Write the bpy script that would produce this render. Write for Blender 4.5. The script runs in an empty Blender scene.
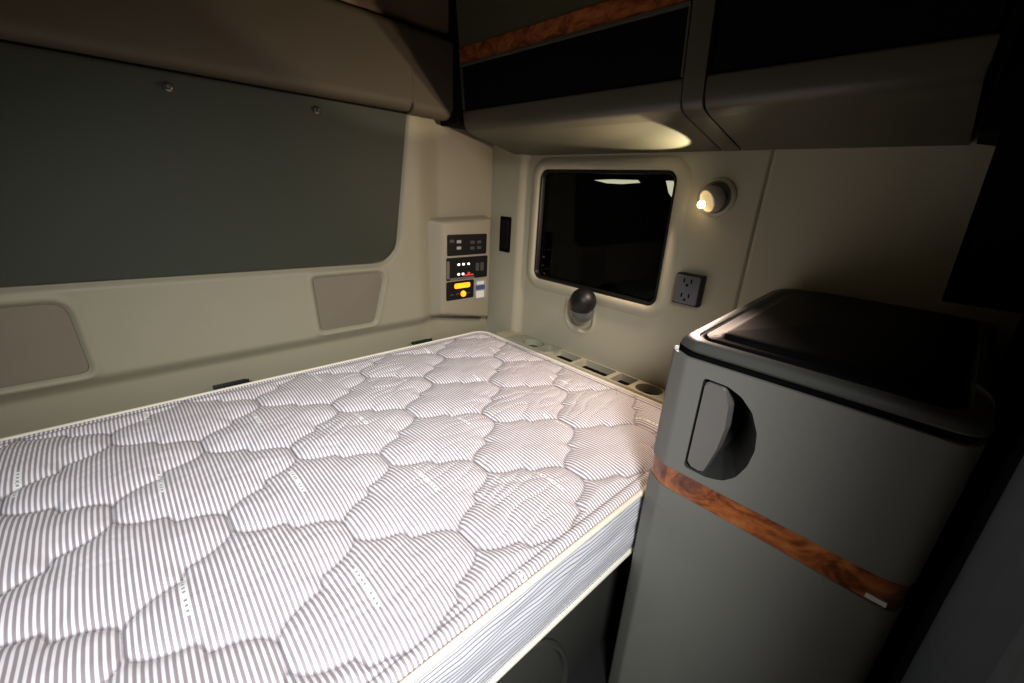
import bpy, bmesh, math, random
import numpy as np
from mathutils import Vector, Matrix, kdtree, noise
random.seed(7)
scn = bpy.context.scene
COL = scn.collection
PI = math.pi

# ------------------------------------------------------------------ helpers
def lin(r, g, b):
    f = lambda c: (c/255)/12.92 if c/255 <= 0.04045 else (((c/255)+0.055)/1.055)**2.4
    return (f(r), f(g), f(b), 1)

def link(o, parent=None):
    COL.objects.link(o)
    if parent is not None:
        o.parent = parent
        # shapes are written in world coordinates: undo the parent's place
        p, off = parent, Vector((0, 0, 0))
        while p is not None:
            off += p.location
            p = p.parent
        o.location = -off
    return o

def mesh_obj(name, verts, faces, mat=None, parent=None, smooth=False):
    me = bpy.data.meshes.new(name)
    me.from_pydata([tuple(v) for v in verts], [], [tuple(f) for f in faces])
    me.update()
    if mat: me.materials.append(mat)
    if smooth:
        me.polygons.foreach_set('use_smooth', [True]*len(me.polygons))
    return link(bpy.data.objects.new(name, me), parent)

def bm_obj(name, bm, mat=None, parent=None, smooth=None):
    me = bpy.data.meshes.new(name)
    bmesh.ops.recalc_face_normals(bm, faces=bm.faces[:])
    bm.to_mesh(me); bm.free()
    if mat: me.materials.append(mat)
    if smooth is not None:
        me.polygons.foreach_set('use_smooth', [True]*len(me.polygons))
        me.set_sharp_from_angle(angle=math.radians(smooth))
    return link(bpy.data.objects.new(name, me), parent)

def empty(name, loc):
    o = bpy.data.objects.new(name, None); o.location = loc; o.empty_display_size = 0.05
    COL.objects.link(o); return o

def tag(o, label, cat, group=None):
    o['label'] = label; o['category'] = cat
    if group: o['group'] = group
    return o

def struct(o):
    o['kind'] = 'structure'; return o

def add_box(bm, lo, hi, bevel=0, seg=2):
    ret = bmesh.ops.create_cube(bm, size=1)
    vs = ret['verts']
    for v in vs:
        for i in range(3):
            v.co[i] = lo[i] + (v.co[i]+0.5)*(hi[i]-lo[i])
    if bevel:
        es = list({e for v in vs for e in v.link_edges})
        bmesh.ops.bevel(bm, geom=es, offset=bevel, segments=seg, affect='EDGES', profile=0.5)
    return bm

def box(name, lo, hi, mat, parent=None, bevel=0, seg=2):
    bm = bmesh.new(); add_box(bm, lo, hi, bevel, seg)
    return bm_obj(name, bm, mat, parent, 40 if bevel else None)

def frame_from(d):
    d = Vector(d).normalized()
    a = Vector((0, 0, 1)) if abs(d.z) < .9 else Vector((0, 1, 0))
    u = a.cross(d).normalized(); v = d.cross(u)
    return d, u, v

def add_lathe(bm, origin, axis, prof, n=32, cap0=True, cap1=True):
    """prof: list of (distance along the axis, radius)"""
    o = Vector(origin); d, u, v = frame_from(axis)
    rings = []
    for t, r in prof:
        rings.append([bm.verts.new(o + d*t + (u*math.cos(2*PI*k/n)+v*math.sin(2*PI*k/n))*r) for k in range(n)])
    for a, b in zip(rings, rings[1:]):
        for k in range(n):
            bm.faces.new((a[k], a[(k+1) % n], b[(k+1) % n], b[k]))
    if cap0: bm.faces.new(rings[0][::-1])
    if cap1: bm.faces.new(rings[-1])
    return bm

def lathe(name, origin, axis, prof, mat, parent=None, n=32, **k):
    bm = bmesh.new(); add_lathe(bm, origin, axis, prof, n, **k)
    return bm_obj(name, bm, mat, parent, 35)

def add_tube(bm, pts, r, n=10, closed=False):
    pts = [Vector(p) for p in pts]; rings = []; m = len(pts)
    for i, p in enumerate(pts):
        if closed: d = pts[(i+1) % m]-pts[i-1]
        else: d = pts[min(i+1, m-1)]-pts[max(i-1, 0)]
        d, u, v = frame_from(d)
        rings.append([bm.verts.new(p+(u*math.cos(2*PI*k/n)+v*math.sin(2*PI*k/n))*r) for k in range(n)])
    pairs = list(zip(rings, rings[1:])) + ([(rings[-1], rings[0])] if closed else [])
    for a, b in pairs:
        for k in range(n):
            bm.faces.new((a[k], a[(k+1) % n], b[(k+1) % n], b[k]))
    if not closed:
        bm.faces.new(rings[0][::-1]); bm.faces.new(rings[-1])
    return bm

def add_prism(bm, outline, fn0, fn1, bevel=0, seg=2):
    """outline 2-D points; fn0 / fn1 place them at the two ends"""
    a = [bm.verts.new(fn0(p)) for p in outline]; b = [bm.verts.new(fn1(p)) for p in outline]
    n = len(outline)
    f0 = bm.faces.new(a[::-1]); f1 = bm.faces.new(b)
    for k in range(n):
        bm.faces.new((a[k], a[(k+1) % n], b[(k+1) % n], b[k]))
    if bevel:
        es = list({e for f in (f0, f1) for e in f.edges})
        bmesh.ops.bevel(bm, geom=es, offset=bevel, segments=seg, affect='EDGES', profile=0.5)
    return bm

def round_rect(cx, cy, hx, hy, r, n=8):
    pts = []
    for (sx, sy, a0) in ((1, 1, 0), (-1, 1, PI/2), (-1, -1, PI), (1, -1, 1.5*PI)):
        for k in range(n+1):
            a = a0 + PI/2*k/n
            pts.append((cx+sx*(hx-r)+r*math.cos(a), cy+sy*(hy-r)+r*math.sin(a)))
    return pts

def round_poly(pts, rad, n=6):
    """round the corners of a 2-D polygon; rad one radius or one per corner"""
    out = []; m = len(pts)
    for i in range(m):
        p = Vector(pts[i]); a = Vector(pts[i-1]); b = Vector(pts[(i+1) % m])
        r = rad[i] if isinstance(rad, (list, tuple)) else rad
        if r <= 0: out.append(tuple(p)); continue
        da = (a-p).normalized(); db = (b-p).normalized()
        ang = da.angle(db); t = min(r/math.tan(ang/2), (a-p).length*.49, (b-p).length*.49)
        p0, p1 = p+da*t, p+db*t
        for k in range(n+1):
            s = k/n
            q = p0*(1-s)**2 + p*2*s*(1-s) + p1*s**2
            out.append((q.x, q.y))
    return out

def ring_sweep(name, outlines, mat, parent=None, cap_last=False, smooth=40, cap_first=False, closed=False):
    """outlines: list of lists of 3-D points of the same length"""
    bm = bmesh.new(); rings = [[bm.verts.new(p) for p in o] for o in outlines]
    n = len(rings[0])
    pr = list(zip(rings, rings[1:])) + ([(rings[-1], rings[0])] if closed else [])
    for a, b in pr:
        for k in range(n):
            bm.faces.new((a[k], a[(k+1) % n], b[(k+1) % n], b[k]))
    if cap_last: bm.faces.new(rings[-1])
    if cap_first: bm.faces.new(rings[0][::-1])
    return bm_obj(name, bm, mat, parent, smooth)

def boolean_cut(o, cutters):
    for c in cutters:
        m = o.modifiers.new('cut', 'BOOLEAN'); m.operation = 'DIFFERENCE'; m.object = c; m.solver = 'EXACT'; m.material_mode = 'TRANSFER'
    bpy.context.view_layer.update()
    dg = bpy.context.evaluated_depsgraph_get()
    me = bpy.data.meshes.new_from_object(o.evaluated_get(dg))
    o.modifiers.clear(); old = o.data; o.data = me; bpy.data.meshes.remove(old)
    me.polygons.foreach_set('use_smooth', [True]*len(me.polygons))
    me.set_sharp_from_angle(angle=math.radians(35))
    for c in cutters:
        bpy.data.objects.remove(c)
    return o

def sstep(a, b, x):
    t = np.clip((x-a)/(b-a), 0, 1); return t*t*(3-2*t)

def sd_rr(x, y, cx, cy, hx, hy, r):
    qx = np.abs(x-cx)-(hx-r); qy = np.abs(y-cy)-(hy-r)
    return np.hypot(np.maximum(qx, 0), np.maximum(qy, 0)) + np.minimum(np.maximum(qx, qy), 0) - r

def sd_poly(x, y, pts):
    d = np.full(x.shape, 1e9); inside = np.zeros(x.shape, bool); n = len(pts)
    for i in range(n):
        ax, ay = pts[i]; bx, by = pts[(i+1) % n]
        ex, ey = bx-ax, by-ay
        t = np.clip(((x-ax)*ex+(y-ay)*ey)/(ex*ex+ey*ey+1e-12), 0, 1)
        d = np.minimum(d, np.hypot(x-ax-t*ex, y-ay-t*ey))
        c = ((ay <= y) & (by > y)) | ((by <= y) & (ay > y))
        xi = ax + (y-ay)*ex/(ey if abs(ey) > 1e-12 else 1e-12)
        inside ^= c & (x < xi)
    return np.where(inside, -d, d)

def grid_faces(nu, nv, keep=None, flip=False):
    fs = []
    for i in range(nu-1):
        for j in range(nv-1):
            if keep is not None and not keep[i, j]: continue
            a = i*nv+j
            f = (a, a+1, a+nv+1, a+nv)
            fs.append(f[::-1] if flip else f)
    return fs

# ------------------------------------------------------------------ materials
class NT:
    def __init__(s, name):
        s.m = bpy.data.materials.new(name); s.m.use_nodes = True
        s.t = s.m.node_tree; s.t.nodes.clear()
        s.out = s.t.nodes.new('ShaderNodeOutputMaterial')
        s.b = s.t.nodes.new('ShaderNodeBsdfPrincipled')
        s.t.links.new(s.b.outputs[0], s.out.inputs[0])
    def new(s, typ, **k):
        n = s.t.nodes.new(typ)
        for a, v in k.items(): setattr(n, a, v)
        return n
    def put(s, sock, v):
        if isinstance(v, bpy.types.NodeSocket): s.t.links.new(v, sock)
        else: sock.default_value = v
    def m_(s, op, a, b=0.0, c=None, clamp=False):
        n = s.new('ShaderNodeMath', operation=op, use_clamp=clamp)
        s.put(n.inputs[0], a); s.put(n.inputs[1], b)
        if c is not None: s.put(n.inputs[2], c)
        return n.outputs[0]
    def mix(s, f, a, b):
        n = s.new('ShaderNodeMix', data_type='RGBA')
        s.put(n.inputs[0], f); s.put(n.inputs[6], a); s.put(n.inputs[7], b)
        return n.outputs[2]
    def ramp(s, f, stops):
        n = s.new('ShaderNodeValToRGB'); e = n.color_ramp.elements
        while len(e) < len(stops): e.new(0.5)
        for i, (p, c) in enumerate(stops): e[i].position = p; e[i].color = c
        s.put(n.inputs[0], f); return n.outputs[0]
    def coord(s):
        return s.new('ShaderNodeTexCoord').outputs['Object']
    def noise(s, scale, detail=3, rough=.5, vec=None, dist=0):
        n = s.new('ShaderNodeTexNoise')
        n.inputs['Scale'].default_value = scale; n.inputs['Detail'].default_value = detail
        n.inputs['Roughness'].default_value = rough; n.inputs['Distortion'].default_value = dist
        s.put(n.inputs['Vector'], vec if vec is not None else s.coord())
        return n.outputs[0]
    def bump(s, h, strength=.2, dist=.002):
        n = s.new('ShaderNodeBump'); n.inputs['Strength'].default_value = strength
        n.inputs['Distance'].default_value = dist
        s.put(n.inputs['Height'], h); s.t.links.new(n.outputs[0], s.b.inputs['Normal'])
    def set(s, **k):
        for a, v in k.items(): s.put(s.b.inputs[a.replace('_', ' ')], v)
        return s

def plain(name, rgb, rough=.5, spec=.5, vary=.06, grain=900, bump=.08, vscale=14, **k):
    n = NT(name); c = lin(*rgb)
    d = tuple(x*(1-vary) for x in c[:3])+(1,); e = tuple(min(1, x*(1+vary)) for x in c[:3])+(1,)
    n.set(Base_Color=n.mix(n.noise(vscale, 4, .6), d, e), Roughness=rough, Specular_IOR_Level=spec, **k)
    if bump: n.bump(n.noise(grain, 2, .5), bump, .001)
    return n.m

def glow(name, rgb, strength):
    n = NT(name); n.set(Base_Color=lin(*rgb), Emission_Color=lin(*rgb), Emission_Strength=strength, Roughness=.4)
    return n.m

def burl(name):
    n = NT(name)
    v = n.coord()
    mp = n.new('ShaderNodeMapping'); mp.inputs['Scale'].default_value = (1, 1, 1.6); n.put(mp.inputs[0], v)
    v = mp.outputs[0]
    a = n.noise(9, 5, .65, v, 2.2); b = n.noise(34, 4, .6, v, 1.5)
    vo = n.new('ShaderNodeTexVoronoi'); vo.inputs['Scale'].default_value = 22; n.put(vo.inputs['Vector'], v)
    f = n.m_('ADD', n.m_('MULTIPLY', a, .72), n.m_('ADD', n.m_('MULTIPLY', b, .2), n.m_('MULTIPLY', vo.outputs[0], .12)))
    n.set(Base_Color=n.ramp(f, [(.34, lin(62, 27, 14)), (.46, lin(112, 56, 28)), (.55, lin(160, 88, 46)), (.66, lin(190, 116, 62)), (.78, lin(120, 62, 32))]),
          Roughness=.28, Coat_Weight=.3, Coat_Roughness=.12)
    return n.m

TAN = (139, 134, 112)
M = {}
M['tan'] = plain('tan_plastic_dim', TAN, .55, .4, .03, 700, .06)  # same plastic as the side wall, darkened for the rear wall's weaker light
M['side'] = plain('tan_plastic_lit', (176, 170, 146), .5, .4, .03, 700, .05)  # same plastic as the rear wall, brightened for the light it gets
M['box'] = plain('beige_housing', (140, 134, 113), .45, .4, .03, 700, .05)
M['fabric'] = plain('taupe_fabric', (116, 108, 92), .85, .2, .06, 1400, .25)
M['board'] = plain('green_grey_vinyl', (43, 47, 33), .6, .35, .05, 900, .12)
M['cushion'] = plain('brown_vinyl', (72, 64, 49), .65, .3, .05, 500, .12)
M['cushion2'] = plain('light_brown_vinyl', (104, 87, 66), .65, .3, .05, 500, .12)
M['grey'] = plain('grey_plastic', (119, 118, 110), .5, .4, .03, 1100, .12)
M['lid'] = plain('dark_grey_plastic', (80, 80, 75), .4, .45, .03, 1100, .05)
M['overhead'] = plain('overhead_grey', (75, 72, 58), .42, .45, .04, 800, .06)
M['olive'] = plain('olive_door', (78, 76, 56), .5, .35, .04, 800, .06)
M['black'] = plain('black_plastic', (17, 17, 17), .45, .35, .1, 900, .05)
M['pad'] = plain('black_pad', (9, 9, 9), .5, .2, .1, 900, .05)
M['liner_and_shade'] = plain('black_liner_and_shade', (9, 9, 10), .9, .1, .1, 900, .05)
M['paddle'] = plain('handle_grey', (112, 108, 103), .4, .45, .03, 1100, .08)
M['outlet'] = plain('outlet_grey', (92, 94, 94), .4, .45, .05, 900, .05)
M['chrome'] = plain('silver_metal', (176, 174, 168), .25, .5, .03, 900, 0, Metallic=.9)
M['stud'] = plain('stud_metal', (110, 104, 94), .3, .5, .03, 900, 0, Metallic=.8)
M['white'] = plain('white_plastic', (225, 222, 214), .4, .5, .02, 900, 0)
M['lampshell'] = plain('lamp_shell', (176, 170, 152), .4, .5, .02, 900, 0)
M['cup'] = plain('latch_cup_shade', (58, 58, 55), .5, .35, .05, 900, .05)  # darker than the door plastic: shade inside the recess put into the colour
M['strip'] = plain('black_strip', (10, 10, 10), .5, .25, .05, 900, 0)
M['blue'] = plain('blue_plastic', (54, 84, 128), .4, .5, .05, 900, 0)
M['cream'] = plain('cream_piping', (238, 232, 212), .7, .3, .04, 1500, .3)
M['base'] = plain('dark_bunk_base', (66, 66, 60), .6, .3, .08, 600, .1)
M['floor'] = plain('dark_floor', (34, 34, 33), .6, .3, .15, 400, .2)
M['ceil'] = plain('ceiling_vinyl', (112, 102, 86), .8, .2, .05, 500, .1)
M['curtain'] = plain('curtain_cloth', (98, 103, 103), .9, .2, .08, 1600, .25)
M['burl'] = burl('burl_wood')
M['amber'] = glow('amber_display', (255, 158, 24), 1.6)
M['led'] = glow('white_led', (255, 244, 232), 1.3)
M['redled'] = glow('red_led', (200, 60, 40), .5)
M['icon'] = plain('grey_icon', (150, 150, 146), .5, .4, .02, 900, 0)
M['icon_dim'] = plain('dim_icon', (64, 64, 62), .5, .4, .02, 900, 0)
M['bulb'] = glow('bulb_glow', (255, 226, 178), 14)
M['daylight'] = glow('daylight_gap', (255, 246, 214), 1.4)

# quilted ticking: stripes along y, woven word tags, seam thread
STR = .00769; NODE = STR*20; TX = STR*27; TX0 = -.0245
def ticking():
    n = NT('striped_ticking')
    sep = n.new('ShaderNodeSeparateXYZ'); n.put(sep.inputs[0], n.coord())
    x, y = sep.outputs[0], sep.outputs[1]
    ph = n.m_('FRACT', n.m_('DIVIDE', n.m_('SUBTRACT', x, TX0-STR*200.5), STR))     # 0.5 = middle of a grey stripe
    dist = n.m_('ABSOLUTE', n.m_('SUBTRACT', ph, .5))
    grey = n.m_('SUBTRACT', 1.0, n.m_('SMOOTH_MIN', 1.0, n.m_('MULTIPLY', n.m_('SUBTRACT', dist, .20), 8.0), .15), clamp=True)
    grey = n.m_('MINIMUM', grey, 1.0)
    # tags
    kx = n.m_('ROUND', n.m_('DIVIDE', n.m_('SUBTRACT', x, TX0), TX))
    u = n.m_('SUBTRACT', x, n.m_('ADD', n.m_('MULTIPLY', kx, TX), TX0))
    odd = n.m_('ABSOLUTE', n.m_('MODULO', kx, 2.0))
    py = .326
    yy = n.m_('DIVIDE', n.m_('SUBTRACT', n.m_('SUBTRACT', y, .647-10*py), n.m_('MULTIPLY', odd, py/2)), py)
    v = n.m_('MULTIPLY', n.m_('SUBTRACT', n.m_('FRACT', n.m_('ADD', yy, .5)), .5), py)     # -.047 .. .047 inside a tag
    inu = n.m_('LESS_THAN', n.m_('ABSOLUTE', u), .0056)
    intag = n.m_('MULTIPLY', inu, n.m_('LESS_THAN', n.m_('ABSOLUTE', v), .044))
    # seven small letters, a gap after the fourth (reading towards -y)
    w = n.m_('DIVIDE', n.m_('ADD', n.m_('MULTIPLY', v, -1.0), .041), .0103)     # 0..8 cells
    cell = n.m_('FLOOR', w); cf = n.m_('SUBTRACT', n.m_('SUBTRACT', w, cell), .5)
    hole = n.m_('MULTIPLY', n.m_('LESS_THAN', n.m_('ABSOLUTE', cf), .2), n.m_('LESS_THAN', n.m_('ABSOLUTE', u), .0019))
    gap = n.m_('LESS_THAN', n.m_('ABSOLUTE', n.m_('SUBTRACT', cell, 4.0)), .5)
    hole = n.m_('MULTIPLY', hole, n.m_('SUBTRACT', 1.0, gap))
    bar = n.m_('MULTIPLY', n.m_('LESS_THAN', n.m_('ABSOLUTE', n.m_('SUBTRACT', cf, .42)), .06), n.m_('LESS_THAN', n.m_('ABSOLUTE', u), .0036))
    bar = n.m_('MULTIPLY', bar, n.m_('LESS_THAN', n.m_('ABSOLUTE', n.m_('SUBTRACT', cell, n.m_('MULTIPLY', odd, 2.0))), .5))
    letter = n.m_('MAXIMUM', hole, bar)
    c = n.mix(grey, lin(246, 243, 245), lin(158, 149, 153))
    c = n.mix(intag, c, n.mix(letter, lin(246, 246, 244), lin(150, 148, 150)))
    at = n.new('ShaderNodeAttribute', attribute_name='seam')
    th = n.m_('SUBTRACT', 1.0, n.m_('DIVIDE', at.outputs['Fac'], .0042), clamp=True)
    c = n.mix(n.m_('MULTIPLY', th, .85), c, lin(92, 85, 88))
    n.set(Base_Color=c, Roughness=.6, Specular_IOR_Level=.35, Sheen_Weight=.1)
    n.bump(n.noise(900, 2, .6), .15, .0006)
    return n.m
M['ticking'] = ticking()

def side_ticking():
    n = NT('striped_border')
    sep = n.new('ShaderNodeSeparateXYZ'); n.put(sep.inputs[0], n.coord())
    mp = n.new('ShaderNodeMapping'); mp.inputs['Scale'].default_value = (7, 7, 14); n.put(mp.inputs[0], n.coord())
    wob = n.m_('MULTIPLY', n.m_('SUBTRACT', n.noise(1.0, 2, .5, mp.outputs[0]), .5), .022)
    ph = n.m_('FRACT', n.m_('DIVIDE', n.m_('ADD', sep.outputs[2], wob), .0092))
    d = n.m_('ABSOLUTE', n.m_('SUBTRACT', ph, .5))
    g = n.m_('SUBTRACT', 1.0, n.m_('MULTIPLY', n.m_('SUBTRACT', d, .07), 8.0), clamp=True)
    n.set(Base_Color=n.mix(g, lin(246, 245, 248), lin(146, 142, 152)), Roughness=.6, Specular_IOR_Level=.35)
    return n.m
M['border'] = side_ticking()

def tinted_glass():
    n = NT('tinted_glass')
    tr = n.new('ShaderNodeBsdfTransparent'); tr.inputs[0].default_value = (.6, .62, .6, 1)
    gl = n.new('ShaderNodeBsdfGlossy'); gl.inputs['Roughness'].default_value = .03
    gl.inputs['Color'].default_value = (.45, .45, .45, 1)
    fr = n.new('ShaderNodeFresnel'); fr.inputs[0].default_value = 1.28
    mx = n.new('ShaderNodeMixShader')
    n.t.links.new(fr.outputs[0], mx.inputs[0]); n.t.links.new(tr.outputs[0], mx.inputs[1]); n.t.links.new(gl.outputs[0], mx.inputs[2])
    n.t.links.new(mx.outputs[0], n.out.inputs[0])
    return n.m
M['glass'] = tinted_glass()

# ------------------------------------------------------------------ the room
YR, XS = 1.42, 1.25            # lower rear wall face, side wall face
CEIL = 2.02
SPK_R = round_poly([(.452, .915), (.703, .915), (.655, .731), (.463, .731)], [.012, .03, .018, .012])
SPK_L = round_poly([(-.49, .918), (-.112, .912), (-.104, .727), (-.47, .727)], [.02, .035, .018, .02])
BOARD = round_poly([(-1.2, 1.475), (.812, 1.475), (.752, .944), (-1.2, .968)], [.01, .02, .10, .01], 10)

def rear_wall():
    xs = np.unique(np.concatenate([np.arange(-1.25, -.34, .03), np.arange(-.34, 1.2601, .005)]))
    zs = np.unique(np.concatenate([[0, .3, .5], np.arange(.56, 1.5, .005), [1.6, 1.8, CEIL]]))
    X, Z = np.meshgrid(xs, zs, indexing='ij')
    h = np.zeros_like(X)
    h -= .028*(1-sstep(.672, .722, Z))                       # the roll under the panels, then the band behind the mattress
    h -= .040*sstep(.84, .97, X)*sstep(.60, .72, Z) + .012*sstep(.9, 1.0, X)*(1-sstep(.6, .72, Z))
    db = sd_poly(X, Z, BOARD)
    h -= .014*(1-sstep(-.004, .016, db))                     # recess that takes the padded board
    for s in (SPK_R, SPK_L):
        d = sd_poly(X, Z, s)
        h -= .010*(1-sstep(-.004, .009, d)); h += .004*np.exp(-((d-.013)/.007)**2)
    V = np.stack([X, YR-h, Z], -1).reshape(-1, 3)
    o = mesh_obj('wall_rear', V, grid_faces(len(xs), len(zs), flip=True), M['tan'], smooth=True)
    return struct(o)
rear_wall()

WC = (.917, 1.092); WH = (.279, .208); WR = .035              # window: centre (y, z), half size, corner radius
def side_wall():
    ys = np.unique(np.round(np.concatenate([np.arange(-1.3, -.1, .1), np.arange(-.1, 1.4601, .005), [.3965, .3985, .4005, .4025]]), 4))
    ys = ys[~((ys > .393) & (ys < .406) & ~np.isin(ys, [.3965, .3985, .4005, .4025]))]
    zs = np.unique(np.concatenate([[0, .3, .5], np.arange(.56, 1.5, .005), [1.6, 1.8, CEIL]]))
    Y, Z = np.meshgrid(ys, zs, indexing='ij')
    h = np.zeros_like(Y)
    h += .018*sstep(1.238, 1.296, Y)                          # corner post stands proud
    dk = sd_rr(Y, Z, .937, .800, .058, .072, .045)
    h -= .016*(1-sstep(-.012, .006, dk)); h += .003*np.exp(-((dk-.008)/.006)**2)
    h -= .007*((Y > .3975) & (Y < .4015))                     # seam between the two wall panels
    dw = sd_rr(Y, Z, WC[0], WC[1], WH[0], WH[1], WR)
    keep = ~(dw[:-1, :-1] < .004)
    V = np.stack([XS-h, Y, Z], -1).reshape(-1, 3)
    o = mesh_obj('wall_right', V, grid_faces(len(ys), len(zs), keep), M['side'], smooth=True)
    return struct(o)
side_wall()
struct(mesh_obj('wall_left', [(-1.25, -1.3, 0), (-1.25, 1.48, 0), (-1.25, 1.48, CEIL), (-1.25, -1.3, CEIL)], [(0, 1, 2, 3)], M['side']))
struct(mesh_obj('floor', [(-1.25, -1.3, 0), (1.3, -1.3, 0), (1.3, 1.48, 0), (-1.25, 1.48, 0)], [(0, 1, 2, 3)], M['floor']))
struct(mesh_obj('ceiling', [(-1.25, -1.3, CEIL), (1.3, -1.3, CEIL), (1.3, 1.48, CEIL), (-1.25, 1.48, CEIL)], [(3, 2, 1, 0)], M['ceil']))
# dark door post at the front end of the side wall
bm = bmesh.new()
add_prism(bm, [(-.104, 1.075), (.0085, 1.075), (.0205, 1.345), (.048, 1.350), (.048, CEIL-.002), (-.104, CEIL-.002)], lambda p: (1.249, p[0], p[1]), lambda p: (1.06, p[0]*.9, p[1]), .0)
struct(bm_obj('trim_1', bm, M['liner_and_shade'], None, 40))
struct(box('blocking_post', (.765, -.165, .002), (1.249, -.105, CEIL-.004), M['liner_and_shade'], None, .006))  # dark partition, carried up to the ceiling to block a strip of light

struct(box('gap_shadow', (.960, 1.336, 1.426), (1.22, 1.444, CEIL-.004), M['liner_and_shade'], None, .004))  # black filler in place of the shadow between cushion and overhead cabinet
# window in the side wall
win = empty('window_1', (XS, WC[0], WC[1])); struct(win)
def wring(off, x, n=10):
    return [(x, p[0], p[1]) for p in round_rect(WC[0], WC[1], WH[0]+off, WH[1]+off, max(WR+off, .006), n)]
ring_sweep('window_frame', [wring(-.001, XS+.045), wring(.0, XS-.003), wring(.003, XS-.006), wring(.009, XS-.0085), wring(.020, XS-.009),
                            wring(.028, XS-.007), wring(.036, XS-.0035), wring(.044, XS+.001)], M['side'], win)
ring_sweep('gasket', [wring(-.0015, XS+.03), wring(-.0015, XS+.004), wring(-.004, XS+.001), wring(-.009, XS+.001), wring(-.012, XS+.005), wring(-.012, XS+.03)], M['black'], win)
ring_sweep('glass_pane', [wring(-.012, XS+.020), wring(-.012, XS+.024)], M['glass'], win, True, 20, True)
ring_sweep('outer_shade', [wring(.06, XS+.050), wring(.06, XS+.056)], M['liner_and_shade'], win, True, 20, True)
def sliver(pts):
    bm = bmesh.new()
    add_prism(bm, pts, lambda p: (XS+.047, p[0], p[1]), lambda p: (XS+.0495, p[0], p[1]))
    return bm_obj('daylight_gap', bm, M['daylight'], win)
sliver([(.975, 1.268), (.945, 1.270), (.90, 1.272), (.80, 1.272), (.790, 1.264), (.86, 1.258), (.92, 1.259)])
sliver([(.700, 1.272), (.676, 1.272), (.668, 1.250), (.674, 1.226), (.685, 1.238)])

# ------------------------------------------------------------------ rear wall things
def panel(name, pts, y0, y1, mat, bevel, parent=None):
    bm = bmesh.new()
    add_prism(bm, pts, lambda p: (p[0], y1, p[1]), lambda p: (p[0], y0, p[1]))
    f = [f for f in bm.faces if all(abs(v.co.y-y0) < 1e-6 for v in f.verts)]
    es = list({e for q in f for e in q.edges})
    bmesh.ops.bevel(bm, geom=es, offset=bevel, segments=3, affect='EDGES', profile=.5)
    return bm_obj(name, bm, mat, parent, 40)
def shrink(pts, d):
    c = Vector((sum(p[0] for p in pts)/len(pts), sum(p[1] for p in pts)/len(pts)))
    out = []
    for p in pts:
        v = Vector(p)-c; out.append(tuple(c + Vector((v.x-math.copysign(min(d, abs(v.x)), v.x), v.y-math.copysign(min(d, abs(v.y)), v.y)))))
    return out
tag(panel('fabric_panel', shrink(SPK_R, .0015), YR+.004, YR+.0096, M['fabric'], .003),
    'small four-sided taupe fabric panel let into the tan rear wall, close to the control box', 'panel', 'fabric panels in the rear wall')
tag(panel('fabric_panel', shrink(SPK_L, .0015), YR+.004, YR+.0096, M['fabric'], .003),
    'wide taupe fabric panel let into the tan rear wall, far from the control box', 'panel', 'fabric panels in the rear wall')

bd = empty('padded_board', (-.2, YR, .96))
tag(bd, 'large dark green-grey padded board on the rear wall with two snap studs', 'padded board')
BFACE = YR-.002
panel('board_pad', shrink([(x, min(z, 1.452)) for x, z in BOARD], .006), BFACE, YR+.012, M['board'], .006, bd)
box('top_shadow', (-1.199, BFACE-.004, 1.441), (.806, BFACE-.0005, 1.4455), M['liner_and_shade'], bd)  # black strip in place of the shadow under the cushion overhang
for (sx, sz) in ((.169, 1.408), (.515, 1.409)):
    st = lathe('snap_stud', (sx, BFACE, sz), (0, -1, 0), [(-.001, .011), (.003, .011), (.006, .0085), (.007, .006), (.012, .006), (.016, .0045)], M['stud'], bd, 20)

def cushion(name, x0, x1, z0, z1, yf, yb, mat, r=.03, lean=0):
    prof = round_poly([(yf, z0), (yf+lean, z1), (yb, z1), (yb, z0)], [r, r*.6, .004, .004], 8)
    bm = bmesh.new()
    add_prism(bm, prof, lambda p: (x0, p[0], p[1]), lambda p: (x1, p[0], p[1]), .008, 3)
    return bm_obj(name, bm, mat, None, 50)
tag(cushion('wall_cushion', -1.2, .799, 1.446, 1.682, 1.355, 1.4185, M['cushion'], .035),
    'long brown padded cushion on the rear wall above the dark padded board', 'cushion', 'brown wall cushions')
tag(cushion('wall_cushion',   .8025, .958, 1.440, 1.682, 1.360, 1.43, M['cushion'], .035),
    'short brown padded cushion between the long rear cushion and the overhead cabinet', 'cushion', 'brown wall cushions')
tag(cushion('wall_cushion', -1.2, .952, 1.6855, 2.0, 1.378, 1.418, M['cushion2'], .02),
    'lighter tan-brown padded cushion in the top row above the other two, under the ceiling', 'cushion', 'brown wall cushions')

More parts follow.
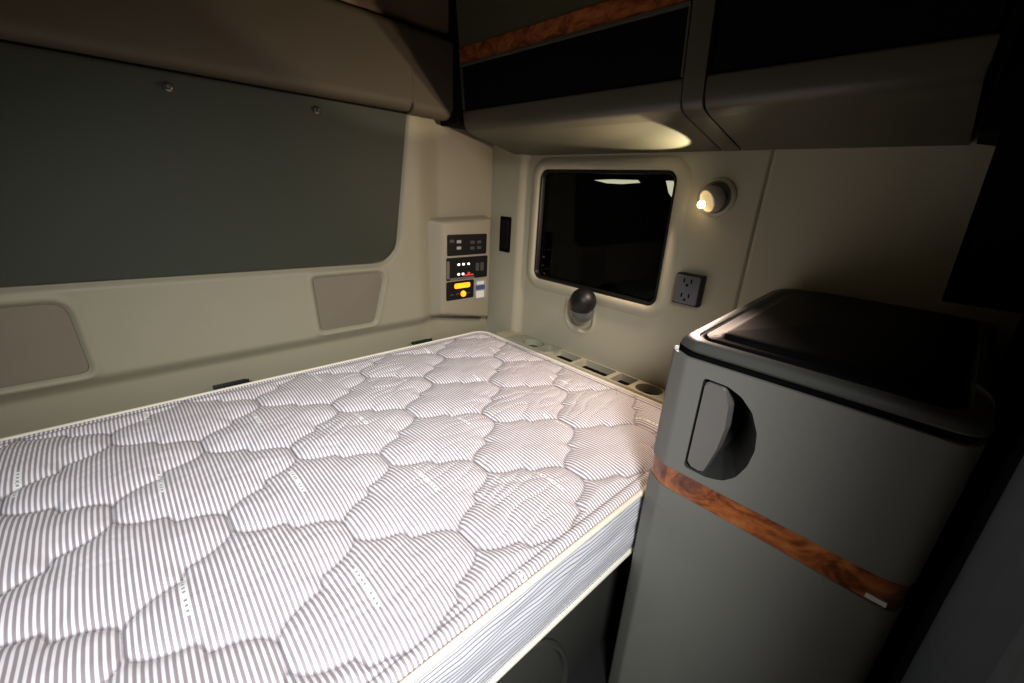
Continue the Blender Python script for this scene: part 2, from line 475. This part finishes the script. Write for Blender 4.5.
# control panel box in the corner
cp = empty('control_panel', (1.07, 1.46, .69))
tag(cp, 'beige control box with three black control strips in the corner beside the mattress', 'control panel')
bm = bmesh.new()
BF = 1.400
back = [(.880, 1.099), (1.203, 1.112), (1.208, .655), (.900, .706)]
front = [(.942, 1.092), (1.188, 1.101), (1.193, .668), (.942, .722)]
vb = [bm.verts.new((x, 1.452, z)) for x, z in back]; vf = [bm.verts.new((x, BF, z)) for x, z in front]
bm.faces.new(vb[::-1]); ff = bm.faces.new(vf)
for k in range(4): bm.faces.new((vb[k], vb[(k+1) % 4], vf[(k+1) % 4], vf[k]))
es = [e for e in bm.edges if not (e.verts[0] in vb and e.verts[1] in vb)]
bmesh.ops.bevel(bm, geom=es, offset=.013, segments=4, affect='EDGES', profile=.5)
bm_obj('housing', bm, M['box'], cp, 40)
def fplate(name, x0, x1, z0, z1, depth, mat, parent, r=.006, y=BF, z0b=None, z1b=None):
    dz0 = (z0b-z0) if z0b is not None else 0; dz1 = (z1b-z1) if z1b is not None else 0
    pts = round_rect((x0+x1)/2, (z0+z1)/2, (x1-x0)/2, (z1-z0)/2, r, 4)
    bm = bmesh.new()
    add_prism(bm, pts, lambda p: (p[0], y+.004, p[1]), lambda p: (p[0], y-depth, p[1]))
    return bm_obj(name, bm, mat, parent, 40)
sp = fplate('switch_strip', .962, 1.162, .958, 1.041, .002, M['strip'], cp)
for (x, z, m) in ((1.018, 1.013, 'icon'), (1.018, .988, 'icon'), (1.086, 1.008, 'icon_dim'), (1.086, .985, 'icon_dim'), (1.122, 1.008, 'icon_dim'), (1.122, .985, 'icon_dim'), (.984, 1.016, 'icon_dim')):
    fplate('icon', x-.011, x+.011, z-.006, z+.006, .0026, M[m], sp, .003)
hs = fplate('heater_strip', .958, 1.170, .858, .950, .002, M['strip'], cp)
fplate('bezel', .958, .972, .866, .938, .0035, M['chrome'], hs, .004)
fplate('bezel', .974, 1.10, .859, .868, .003, M['outlet'], hs, .003)
for (x, z, m) in ((1.018, .921, 'led'), (1.042, .921, 'led'), (1.068, .921, 'led'), (1.018, .881, 'led'), (1.040, .881, 'led'), (1.070, .882, 'redled')):
    fplate('indicator', x-.006, x+.006, z-.0045, z+.0045, .003, M[m], hs, .003)
fplate('button', 1.04, 1.095, .872, .878, .0026, M['redled'], hs, .002)
for x in (1.115, 1.14):
    fplate('button', x-.009, x+.009, .888, .922, .003, M['icon_dim'], hs, .003)
ds = fplate('display_strip', .958, 1.098, .775, .853, .002, M['strip'], cp)
fplate('display', .997, 1.078, .822, .843, .003, M['amber'], ds, .008)
lathe('dial', (1.042, BF-.002, .797), (0, -1, 0), [(0, .013), (.006, .012), (.008, .009)], M['amber'], ds, 20)
for x in (.985, 1.012, 1.07):
    fplate('icon', x-.008, x+.008, .795, .801, .0028, M['icon_dim'], ds, .002)
cn = fplate('socket_plate', 1.104, 1.166, .765, .848, .004, M['icon'], cp)
fplate('socket_cover', 1.110, 1.152, .770, .800, .007, M['white'], cn, .003)
fplate('blue_tab', 1.108, 1.156, .806, .824, .008, M['blue'], cn, .003)
fplate('clip', 1.112, 1.150, .828, .842, .007, M['white'], cn, .003)

# black brackets in the slot behind the mattress
def bracket(x0, x1, label):
    t = empty('hinge_bracket', ((x0+x1)/2, 1.41, .60))
    tag(t, label, 'bracket', 'black brackets behind the mattress')
    bm = bmesh.new(); add_box(bm, (x0, 1.397, .585), (x1, 1.401, .628), .0015); bm_obj('plate', bm, M['black'], t, 40)
    bm = bmesh.new(); add_box(bm, (x0+.003, 1.4012, .610), (x1-.003, 1.436, .616), .0015); bm_obj('strap', bm, M['black'], t, 40)
    bm = bmesh.new(); add_tube(bm, [(x0+.004, 1.407, .6205), (x1-.004, 1.407, .6205)], .0045, 10); bm_obj('pin', bm, M['outlet'], t, 40)
bracket(.132, .226, 'black metal bracket between mattress and rear wall, below the middle of the padded board')
bracket(.808, .888, 'black metal bracket between mattress and rear wall, close to the control box')

# ------------------------------------------------------------------ side wall things
# reading light
rl = empty('reading_light', (XS, .528, 1.231))
tag(rl, 'round swivel reading light glowing on the side wall beside the window', 'reading light')
LC = Vector((XS, .515, 1.231))
lathe('wall_ring', LC+Vector((.0005, 0, 0)), (-1, 0, 0), [(0, .052), (.004, .052), (.009, .047), (.010, .043), (.004, .040), (.001, .038)], M['side'], rl, 40, cap0=False, cap1=False)
lathe('socket', LC, (-1, 0, 0), [(.001, .0005), (.001, .0395)], M['outlet'], rl, 40, cap0=True, cap1=False)
LD = Vector((-.80, .48, -.36)).normalized()
LB = LC+Vector((-.003, -.008, .002))
lathe('eyeball', LB, LD, [(0, .026), (.008, .032), (.020, .036), (.030, .0355), (.038, .033), (.040, .030), (.038, .0275), (.030, .026), (.018, .022), (.010, .012)], M['lampshell'], rl, 36, cap0=True, cap1=True)
BP = LB+LD*.043+Vector((0, .010, -.008))
bm = bmesh.new(); bmesh.ops.create_uvsphere(bm, u_segments=20, v_segments=12, radius=.0105)
for v in bm.verts: v.co += BP
bm_obj('bulb', bm, M['bulb'], rl, 180)

# power outlet
ou = empty('power_outlet', (XS, .534, .967))
tag(ou, 'dark grey double power outlet on the side wall below the reading light', 'power outlet')
bm = bmesh.new(); add_box(bm, (XS-.026, .494, .921), (XS+.0005, .576, 1.015), .005, 3); bm_obj('housing', bm, M['black'], ou, 40)
pts = round_rect(.5365, .968, .036, .042, .006, 4)
bm = bmesh.new(); add_prism(bm, pts, lambda p: (XS-.024, p[0], p[1]), lambda p: (XS-.029, p[0], p[1]), .0015)
face = bm_obj('face_plate', bm, M['outlet'], ou, 40)
for cz in (.990, .946):
    s = bmesh.new()
    for dy in (.011, -.011): add_box(s, (XS-.0298, .5365+dy-.0022, cz-.001), (XS-.0285, .5365+dy+.0022, cz+.011))
    add_lathe(s, (XS-.0285, .5365, cz-.008), (-1, 0, 0), [(0, .004), (.0013, .004)], 12)
    bm_obj('socket', s, M['liner_and_shade'], face)

# narrow black plate on the corner post
sw = empty('switch_plate', (XS-.018, 1.357, 1.04))
tag(sw, 'narrow upright black plate on the side wall between the control box and the window', 'plate')
bm = bmesh.new(); pts = round_rect(1.357, 1.040, .033, .073, .006, 4)
add_prism(bm, pts, lambda p: (XS-.0178, p[0], p[1]), lambda p: (XS-.024, p[0], p[1]), .002); bm_obj('plate', bm, M['liner_and_shade'], sw, 40)
bm = bmesh.new(); pts = round_rect(1.357, 1.040, .022, .060, .004, 4)
add_prism(bm, pts, lambda p: (XS-.0235, p[0], p[1]), lambda p: (XS-.026, p[0], p[1]), .001); bm_obj('rocker', bm, M['pad'], sw, 40)

# black swivel ball vent in the wall recess under the window
kb = empty('ball_vent', (XS, .915, .80))
tag(kb, 'black ball air vent in the wall recess under the window', 'air vent')
lathe('stem', (1.226, .899, .790), (-.50, -.06, 1.0), [(0, .030), (.006, .034), (.03, .040), (.05, .040)], M['outlet'], kb, 28)
bm = bmesh.new(); bmesh.ops.create_uvsphere(bm, u_segments=32, v_segments=20, radius=.0475)
for v in bm.verts: v.co += Vector((1.196, .888, .858))
bm_obj('ball', bm, M['black'], kb, 180)

# storage tray on the ledge beside the mattress
tr = empty('storage_tray', (1.2, .92, .53))
tag(tr, 'tan ledge tray with cup pockets between the mattress and the side wall', 'tray')
ZT = .626
bm = bmesh.new(); add_box(bm, (1.158, .345, .44), (1.2485, 1.310, ZT), .004, 2)
tray = bm_obj('tray_body', bm, M['side'], tr, 40)
cut = []
def pocket(pts, depth):
    b = bmesh.new(); add_prism(b, pts, lambda p: (p[0], p[1], ZT-depth), lambda p: (p[0], p[1], ZT+.02))
    cut.append(bm_obj('cut', b, M['side']))
    c = Vector((sum(p[0] for p in pts)/len(pts), sum(p[1] for p in pts)/len(pts)))
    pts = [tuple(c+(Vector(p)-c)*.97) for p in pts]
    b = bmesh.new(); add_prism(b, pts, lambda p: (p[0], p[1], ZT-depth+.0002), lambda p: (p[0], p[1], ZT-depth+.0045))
    bm_obj('pocket_shade', b, M['liner_and_shade'], tr)  # black floor standing in for the shade down in the pocket
xa, xb = 1.164, 1.239; xm = (xa+xb)/2; hw = (xb-xa)/2
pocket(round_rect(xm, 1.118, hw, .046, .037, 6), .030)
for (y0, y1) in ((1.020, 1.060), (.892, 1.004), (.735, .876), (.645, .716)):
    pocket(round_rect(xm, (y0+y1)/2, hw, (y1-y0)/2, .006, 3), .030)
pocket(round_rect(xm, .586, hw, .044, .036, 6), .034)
boolean_cut(tray, cut)

# ------------------------------------------------------------------ mattress
MX0, MX1, MY0, MY1, MR = -1.12, 1.148, .336, 1.388, .055
ZTOP, ZBOT = .614, .446
def quilt_points():
    half = [(0, .012), (.001, .023), (.006, .034), (.017, .0445), (.034, .054), (.052, .0605), (.072, .0650)]
    edge = half + [(NODE-x, NODE-y) for x, y in half[::-1]]
    pts = []
    nx0, ny0 = .212, .625
    def seg(a, b):
        n = max(1, int(math.hypot(b[0]-a[0], b[1]-a[1])/.0015))
        for k in range(n): pts.append((a[0]+(b[0]-a[0])*k/n, a[1]+(b[1]-a[1])*k/n))
    for i in range(-10, 8):
        for j in range(-4, 8):
            if (i+j) % 2: continue
            x, y = nx0+i*NODE, ny0+j*NODE
            jit = lambda s: .006*noise.noise(Vector((x*3+s, y*3, 1.3)))
            seg((x, y-.013), (x, y+.013))
            for a, b in zip(edge, edge[1:]):
                seg((x+a[0], y+a[1]), (x+b[0], y+b[1]))
                seg((x+a[0], y-a[1]), (x+b[0], y-b[1]))
    return pts
def warp(x, y):
    return (x+.006*noise.noise(Vector((x*5, y*5, .3))), y+.006*noise.noise(Vector((x*5, y*5, 7.7))))
mt = empty('mattress', (0, .86, ZBOT))
tag(mt, 'bare quilted mattress with grey and white pinstripe ticking on the lower bunk', 'mattress')
def mattress_top():
    xs = np.concatenate([np.arange(MX0, -.4, .012), np.arange(-.4, MX1-.001, .004), [MX1]])
    ys = np.concatenate([np.arange(MY0, MY1-.001, .004), [MY1]])
    X, Y = np.meshgrid(xs, ys, indexing='ij')
    # rounded outline
    ey = np.maximum(0, np.maximum(MY0+MR-Y, Y-(MY1-MR)))
    inset = MR-np.sqrt(np.maximum(0, MR*MR-ey*ey))
    X = np.clip(X, MX0+inset, MX1-inset)
    e = -sd_rr(X, Y, (MX0+MX1)/2, (MY0+MY1)/2, (MX1-MX0)/2, (MY1-MY0)/2, MR)
    qp = [warp(*p) for p in quilt_points()]
    qp = [p for p in qp if MX0 < p[0] < MX1 and MY0+.026 < p[1] < MY1-.02]
    kd = kdtree.KDTree(len(qp))
    for i, p in enumerate(qp): kd.insert((p[0], p[1], 0), i)
    kd.balance()
    nx, ny = X.shape
    D = np.empty((nx, ny)); W = np.empty((nx, ny)); W2 = np.empty((nx, ny))
    for i in range(nx):
        for j in range(ny):
            x, y = X[i, j], Y[i, j]
            D[i, j] = kd.find((x, y, 0))[2]
            W[i, j] = noise.noise(Vector((x*9+y*5, y*26-x*6, 3.1)))
            W2[i, j] = noise.noise(Vector((x*5, y*5, 9.4)))
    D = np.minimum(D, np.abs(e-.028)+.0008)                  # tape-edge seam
    puff = 1-np.exp(-D/.013)
    big = np.clip(D/.06, 0, 1)
    wr = np.maximum(0, 1-np.abs(W)*5.0)**2
    z = ZTOP + .0115*puff + .006*big - .0045*wr*puff*(.2+.8*sstep(-.2, .3, W2))*(.25+.75*sstep(0, .5, X)) + .004*W2
    z = np.where(e < .028, ZTOP+.004*(1-np.exp(-D/.006)) + .003, z*1)
    roll = sstep(0, .018, e)
    z = (ZTOP-.004) + (z-(ZTOP-.004))*roll
    V = np.stack([X, Y, z], -1).reshape(-1, 3)
    o = mesh_obj('quilted_top', V, grid_faces(nx, ny, flip=True), M['ticking'], mt, smooth=True)
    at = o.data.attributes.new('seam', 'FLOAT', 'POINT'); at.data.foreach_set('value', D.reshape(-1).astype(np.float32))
    return o
mattress_top()
def outline(off, n=10):
    return round_rect((MX0+MX1)/2, (MY0+MY1)/2, (MX1-MX0)/2+off, (MY1-MY0)/2+off, MR+off, n)
def dense(pts, step):
    out = []
    for a, b in zip(pts, pts[1:]+pts[:1]):
        n = max(1, int(math.hypot(b[0]-a[0], b[1]-a[1])/step))
        for k in range(n): out.append((a[0]+(b[0]-a[0])*k/n, a[1]+(b[1]-a[1])*k/n))
    return out
def mattress_border():
    o0 = dense(outline(0), .008); o1 = dense(outline(.01), .008)
    n = len(o0); cx, cy = (MX0+MX1)/2, (MY0+MY1)/2
    zs = np.linspace(ZBOT, ZTOP-.004, 26); V = []
    for z in zs:
        t = (z-ZBOT)/(ZTOP-ZBOT)
        for (x, y) in o0:
            w = noise.noise(Vector((x*9+2*z, y*9, z*34)))
            w2 = noise.noise(Vector((x*3, y*3, z*14+5)))
            b = math.sin(PI*t)*.004 + min(1, 4*t*(1-t))*(.0045*w + .004*w2)
            dx = 0 if MX0+MR < x < MX1-MR else math.copysign(1, x-cx)
            dy = 0 if MY0+MR < y < MY1-MR else math.copysign(1, y-cy)
            l = math.hypot(dx, dy) or 1
            V.append((x+dx/l*b, y+dy/l*b, z))
    F = [(r*n+k, r*n+(k+1) % n, (r+1)*n+(k+1) % n, (r+1)*n+k) for r in range(len(zs)-1) for k in range(n)]
    F.append(tuple(range(n))[::-1])
    mesh_obj('side_border', V, F, M['border'], mt, smooth=True)
mattress_border()
for (z, r) in ((ZTOP-.001, .0064), (ZBOT+.003, .006)):
    bm = bmesh.new(); add_tube(bm, [(x, y, z) for x, y in dense(outline(.001), .03)], r, 10, True)
    bm_obj('piping', bm, M['cream'], mt, 60)

# bunk base
bb = empty('bunk_base', (0, .9, 0))
tag(bb, 'dark grey bunk base with a rounded cover under the striped mattress', 'bunk base')
box('platform', (-1.2, .345, .415), (1.155, 1.385, .4385), M['base'], bb, .004)
box('front_panel', (-1.2, .400, 0), (1.155, .420, .413), M['base'], bb, .004)
def arch(off, y):
    o = off
    pts = [(.385+(.240+o)*math.cos(PI*k/40), .03+(.295+o)*math.sin(PI*k/40)) for k in range(41)]
    return [(p[0], y, p[1]) for p in pts]
ring_sweep('cover_rim', [arch(.016, .3985), arch(.016, .392), arch(.010, .385), arch(.003, .385), arch(0, .391), arch(0, .3985)], M['base'], bb)
ring_sweep('round_cover', [arch(-.001, .399), arch(-.001, .395), arch(-.012, .392)], M['base'], bb, True)

# ------------------------------------------------------------------ cabinet with latch and wood band
cb = empty('storage_cabinet', (.97, .12, 0))
tag(cb, 'grey cabinet with black lid, latch handle and burl wood band beside the bunk', 'cabinet')
def plan(inset=0, back_r=.09):
    i = inset
    base = [(1.247, -.082+i), (.70+i, -.082+i), (.70+i, .283), (.722+i, .322-i), (1.247, .322-i)]
    return round_poly(base, [.0, .035, .022, .02, 0], 6)
def plan_prism(name, z0, z1, mat, inset=0, bevel=0, pl=None):
    bm = bmesh.new(); pl = pl or plan(inset)
    add_prism(bm, pl, lambda p: (p[0], p[1], z0), lambda p: (p[0], p[1], z1), bevel, 2)
    return bm_obj(name, bm, mat, cb, 35)
plan_prism('lower_door', .0, .6875, M['grey'], 0, .003)
plan_prism('wood_band', .6885, .7335, M['burl'], .0025, .0015)
fr = plan_prism('upper_door', .7350, .9600, M['grey'], 0, .003)
plan_prism('seam_strip', .9602, .9718, M['liner_and_shade'], .007)
# latch recess
D_OUT = round_poly([(.247, .934), (.206, .933), (.182, .923), (.161, .903), (.147, .872), (.143, .842), (.147, .811), (.159, .780), (.178, .761), (.206, .752), (.247, .752)], [.008]+[.03]*9+[.008], 4)
def dcut(p, x, k):
    return (x, .246+(p[0]-.246)*k, .845+(p[1]-.845)*(1-(1-k)*.25))
b = bmesh.new(); add_prism(b, D_OUT, lambda p: dcut(p, .694, 1.03), lambda p: dcut(p, .790, .48))
boolean_cut(fr, [bm_obj('cut', b, M['cup'])])
lt = None
PADDLE = round_poly([(.2425, .929), (.209, .928), (.198, .897), (.195, .855), (.200, .810), (.213, .757), (.2425, .760)], [.008, .008, .03, .03, .03, .008, .008], 5)
b = bmesh.new(); add_prism(b, PADDLE, lambda p: (.728, p[0], p[1]), lambda p: (.700, p[0], p[1]))
es = [e for e in b.edges if all(abs(v.co.x-.700) < 1e-6 for v in e.verts)]
bmesh.ops.bevel(b, geom=es, offset=.0025, segments=3, affect='EDGES')
bm_obj('latch_handle', b, M['paddle'], cb, 35)
b = bmesh.new(); add_box(b, (.7005, -.064, .6915), (.7040, -.040, .7000), .0008); bm_obj('badge', b, M['white'], cb)
bm = bmesh.new(); add_lathe(bm, (.7165, .3095, .966), (-.6, .4, 0), [(0, .0045), (.004, .0042), (.006, .002)], 14); bm_obj('white_nub', bm, M['white'], cb, 40)  # small white nub at the corner of the lid seam
# lid
def lid_ring(inset, z, back=0, slope=.06):
    i = inset
    base = [(1.245-back, -.082+i), (.70+i, -.082+i), (.70+i, .276-i*.4), (.720+i, .310-i), (1.245-back, .310-i)]
    pl = round_poly(base, [max(.003, .02-i*.2), .035, .03, .03, .06], 7)
    return [(x, y, z+max(0, x-.72)*slope) for x, y in pl]
ring_sweep('lid', [lid_ring(.002, .9722), lid_ring(-.001, .976), lid_ring(.0, .981), lid_ring(.004, .988), lid_ring(.010, .9915), lid_ring(.022, .9920),
                   lid_ring(.024, .9895, .01), lid_ring(.0265, .9895, .012), lid_ring(.028, .9845, .014)], M['lid'], cb, True, 40, True)
ring_sweep('lid_pad', [lid_ring(.031, .9850, .016), lid_ring(.032, .9925, .017), lid_ring(.036, .9945, .02), lid_ring(.050, .9950, .03), lid_ring(.056, 1.000, .034), lid_ring(.066, 1.0025, .04)], M['pad'], cb, True, 40, True)

# ------------------------------------------------------------------ overhead cabinets
SEC_LOW = [(1.2485, 1.348), (1.03, 1.400), (.992, 1.413), (.980, 1.432), (.9765, 1.462)]
def section(top, x_top):
    return SEC_LOW + [(x_top, top), (1.2485, top)]
def ov_prism(bm, sec, y0, y1, bev=0):
    return add_prism(bm, sec, lambda p: (p[0], y0, p[1]), lambda p: (p[0], y1, p[1]), bev, 2)
def xf(z): return .9765-(z-1.462)*.11            # the face leans towards the aisle
def overhead(name, y0, y1, label, ztop_open, wood):
    t = empty(name, (1.12, (y0+y1)/2, 1.35)); tag(t, label, 'cabinet', 'overhead cabinets on the side wall')
    # lower shell: underside, rounded lip, shelf
    sec = round_poly([(1.2485, 1.348), (1.03, 1.396), (.985, 1.410), (.9765, 1.467), (.992, 1.470), (1.2485, 1.470)], [0, .03, .03, .006, .004, 0], 6)
    b = bmesh.new(); ov_prism(b, sec, y0, y1, .003); bm_obj('lower_shell', b, M['overhead'], t, 40)
    zt = ztop_open
    # flat black front set a little behind the lip
    b = bmesh.new(); ov_prism(b, [(xf(1.471)+.007, 1.4705), (xf(zt)+.007, zt-.0005), (1.10, zt-.0005), (1.10, 1.4705)], y0+.006, y1-.006); bm_obj('black_front', b, M['liner_and_shade'], t)
    # thin upright edges at both ends
    for ya, yb_ in ((y0+.0005, y0+.0055), (y1-.0055, y1-.0005)) if wood else ():
        b = bmesh.new(); add_prism(b, [(xf(1.471), 1.4705), (xf(zt-.001), zt-.001), (xf(zt-.001)+.06, zt-.001), (xf(1.471)+.06, 1.4705)], lambda p, q=ya: (p[0], q, p[1]), lambda p, q=yb_: (p[0], q, p[1]))
        bm_obj('end_edge', b, M['overhead'], t)
    if wood:
        b = bmesh.new(); ov_prism(b, [(xf(zt)-.003, zt), (xf(zt+.006)-.003, zt+.006), (1.247, zt+.006), (1.247, zt)], y0+.001, y1-.001); bm_obj('edge_strip', b, M['overhead'], t)
        b = bmesh.new(); ov_prism(b, [(xf(zt+.007), zt+.0065), (xf(zt+.050), zt+.050), (1.0, zt+.050), (1.0, zt+.0065)], y0+.001, y1-.001); bm_obj('wood_strip', b, M['burl'], t)
        zd = zt+.0505
    else:
        zd = zt+.0005
    b = bmesh.new(); ov_prism(b, [(xf(zd)+.002, zd), (xf(CEIL)+.002, CEIL-.004), (1.0, CEIL-.004), (1.0, zd)], y0+.001, y1-.001); bm_obj('door', b, M['olive'], t)
    return t
overhead('overhead_cabinet', .5275, 1.326, 'overhead cabinet above the window with a burl wood strip over its black front', 1.596, True)
overhead('overhead_cabinet', .056, .4735, 'overhead cabinet with plain black front and no wood, above the grey storage cabinet', 1.90, False)
b = bmesh.new()
ov_prism(b, round_poly([(1.2485, 1.3475), (1.03, 1.3955), (.983, 1.4095), (.974, 1.467), (xf(CEIL)-.0025, CEIL-.004), (1.2485, CEIL-.004)], [0, .03, .03, .006, 0, 0], 6), .477, .524, .002)
tag(bm_obj('cabinet_pillar', b, M['overhead'], None, 40), 'grey upright divider between the two overhead cabinets', 'divider')

# ------------------------------------------------------------------ curtain beside the cabinet
def curtain():
    n, m = 150, 40
    V = []; F = []
    for side in (0, 1):
        for i in range(n):
            s = i/(n-1)
            for j in range(m):
                t = j/(m-1)
                x = .725-.50*s; y = -.128-.13*s
                a = .017*math.sin(s*2*PI*4.2+.6*math.sin(t*2.1)) + .007*math.sin(s*2*PI*9.3+1.2)
                V.append((x+a*.35, y+a-(.003 if side else 0), .03+t*(CEIL-.08)))
    for side in (0, 1):
        for i in range(n-1):
            for j in range(m-1):
                q = side*n*m+i*m+j
                f = (q, q+1, q+m+1, q+m); F.append(f if side else f[::-1])
    for j in range(m-1):
        F.append((j, j+1, n*m+j+1, n*m+j)); q = (n-1)*m+j; F.append((q+1, q, n*m+q, n*m+q+1))
    for i in range(n-1):
        for q in (i*m, i*m+m-1):
            F.append((q, q+m, n*m+q+m, n*m+q))
    o = mesh_obj('curtain', V, F, M['curtain'], None, True)
    tag(o, 'dark grey curtain gathered in soft folds beside the storage cabinet', 'curtain')
curtain()

# ------------------------------------------------------------------ light
def area(name, loc, target, size, power, color, spread, sy=None):
    l = bpy.data.lights.new(name, 'AREA'); l.energy = power; l.color = color; l.size = size; l.spread = math.radians(spread)
    if sy: l.shape = 'RECTANGLE'; l.size_y = sy
    o = bpy.data.objects.new(name, l); COL.objects.link(o); o.location = loc
    o.rotation_euler = (Vector(target)-Vector(loc)).to_track_quat('-Z', 'Y').to_euler()
    return o
area('key_light', (-.42, -.65, 1.88), (.36, .82, .48), .32, 8.8, (.95, .97, 1.0), 63)  # unseen overhead source, a narrow beam aimed at the mattress
sl = bpy.data.lights.new('bulb_light', 'SPOT'); sl.energy = 14; sl.color = (1, .74, .58); sl.shadow_soft_size = .012
sl.spot_size = math.radians(148); sl.spot_blend = .3
so = bpy.data.objects.new('bulb_light', sl); COL.objects.link(so); so.location = BP+LD*.014
so.rotation_euler = LD.to_track_quat('-Z', 'Y').to_euler()
s2 = bpy.data.lights.new('added_uplight', 'SPOT'); s2.energy = 11; s2.color = (1, .88, .66); s2.shadow_soft_size = .006  # second spot added at the reading light to throw the patch overhead
s2.spot_size = math.radians(66); s2.spot_blend = .2
o2 = bpy.data.objects.new('added_uplight', s2); COL.objects.link(o2); o2.location = (1.188, .548, 1.255)
o2.rotation_euler = (Vector((1.115, .70, 1.39))-Vector(o2.location)).to_track_quat('-Z', 'Y').to_euler()
w = bpy.data.worlds.new('cab'); scn.world = w; w.use_nodes = True
w.node_tree.nodes['Background'].inputs[0].default_value = (.9, .95, 1, 1); w.node_tree.nodes['Background'].inputs[1].default_value = .02

# ------------------------------------------------------------------ camera
R = [[0.7329765522710285, -0.6781686879904995, 0.053222217636247834], [-0.1945739592496415, -0.2839815854901742, -0.9388798823515209], [0.6518330677426504, 0.6778212815571162, -0.3401058101024946]]
cam = bpy.data.cameras.new('camera'); co = bpy.data.objects.new('camera', cam); COL.objects.link(co)
cam.sensor_width = 36; cam.lens = 418.77/1024*36; cam.clip_start = .02
mw = Matrix(((R[0][0], -R[1][0], -R[2][0], 0), (R[0][1], -R[1][1], -R[2][1], 0), (R[0][2], -R[1][2], -R[2][2], 1.22), (0, 0, 0, 1)))
co.matrix_world = mw
scn.camera = co
vs = scn.view_settings
scn.display_settings.display_device = 'sRGB'
vs.view_transform = 'Standard'; vs.look = 'None'; vs.exposure = 0; vs.gamma = 1; vs.use_curve_mapping = False
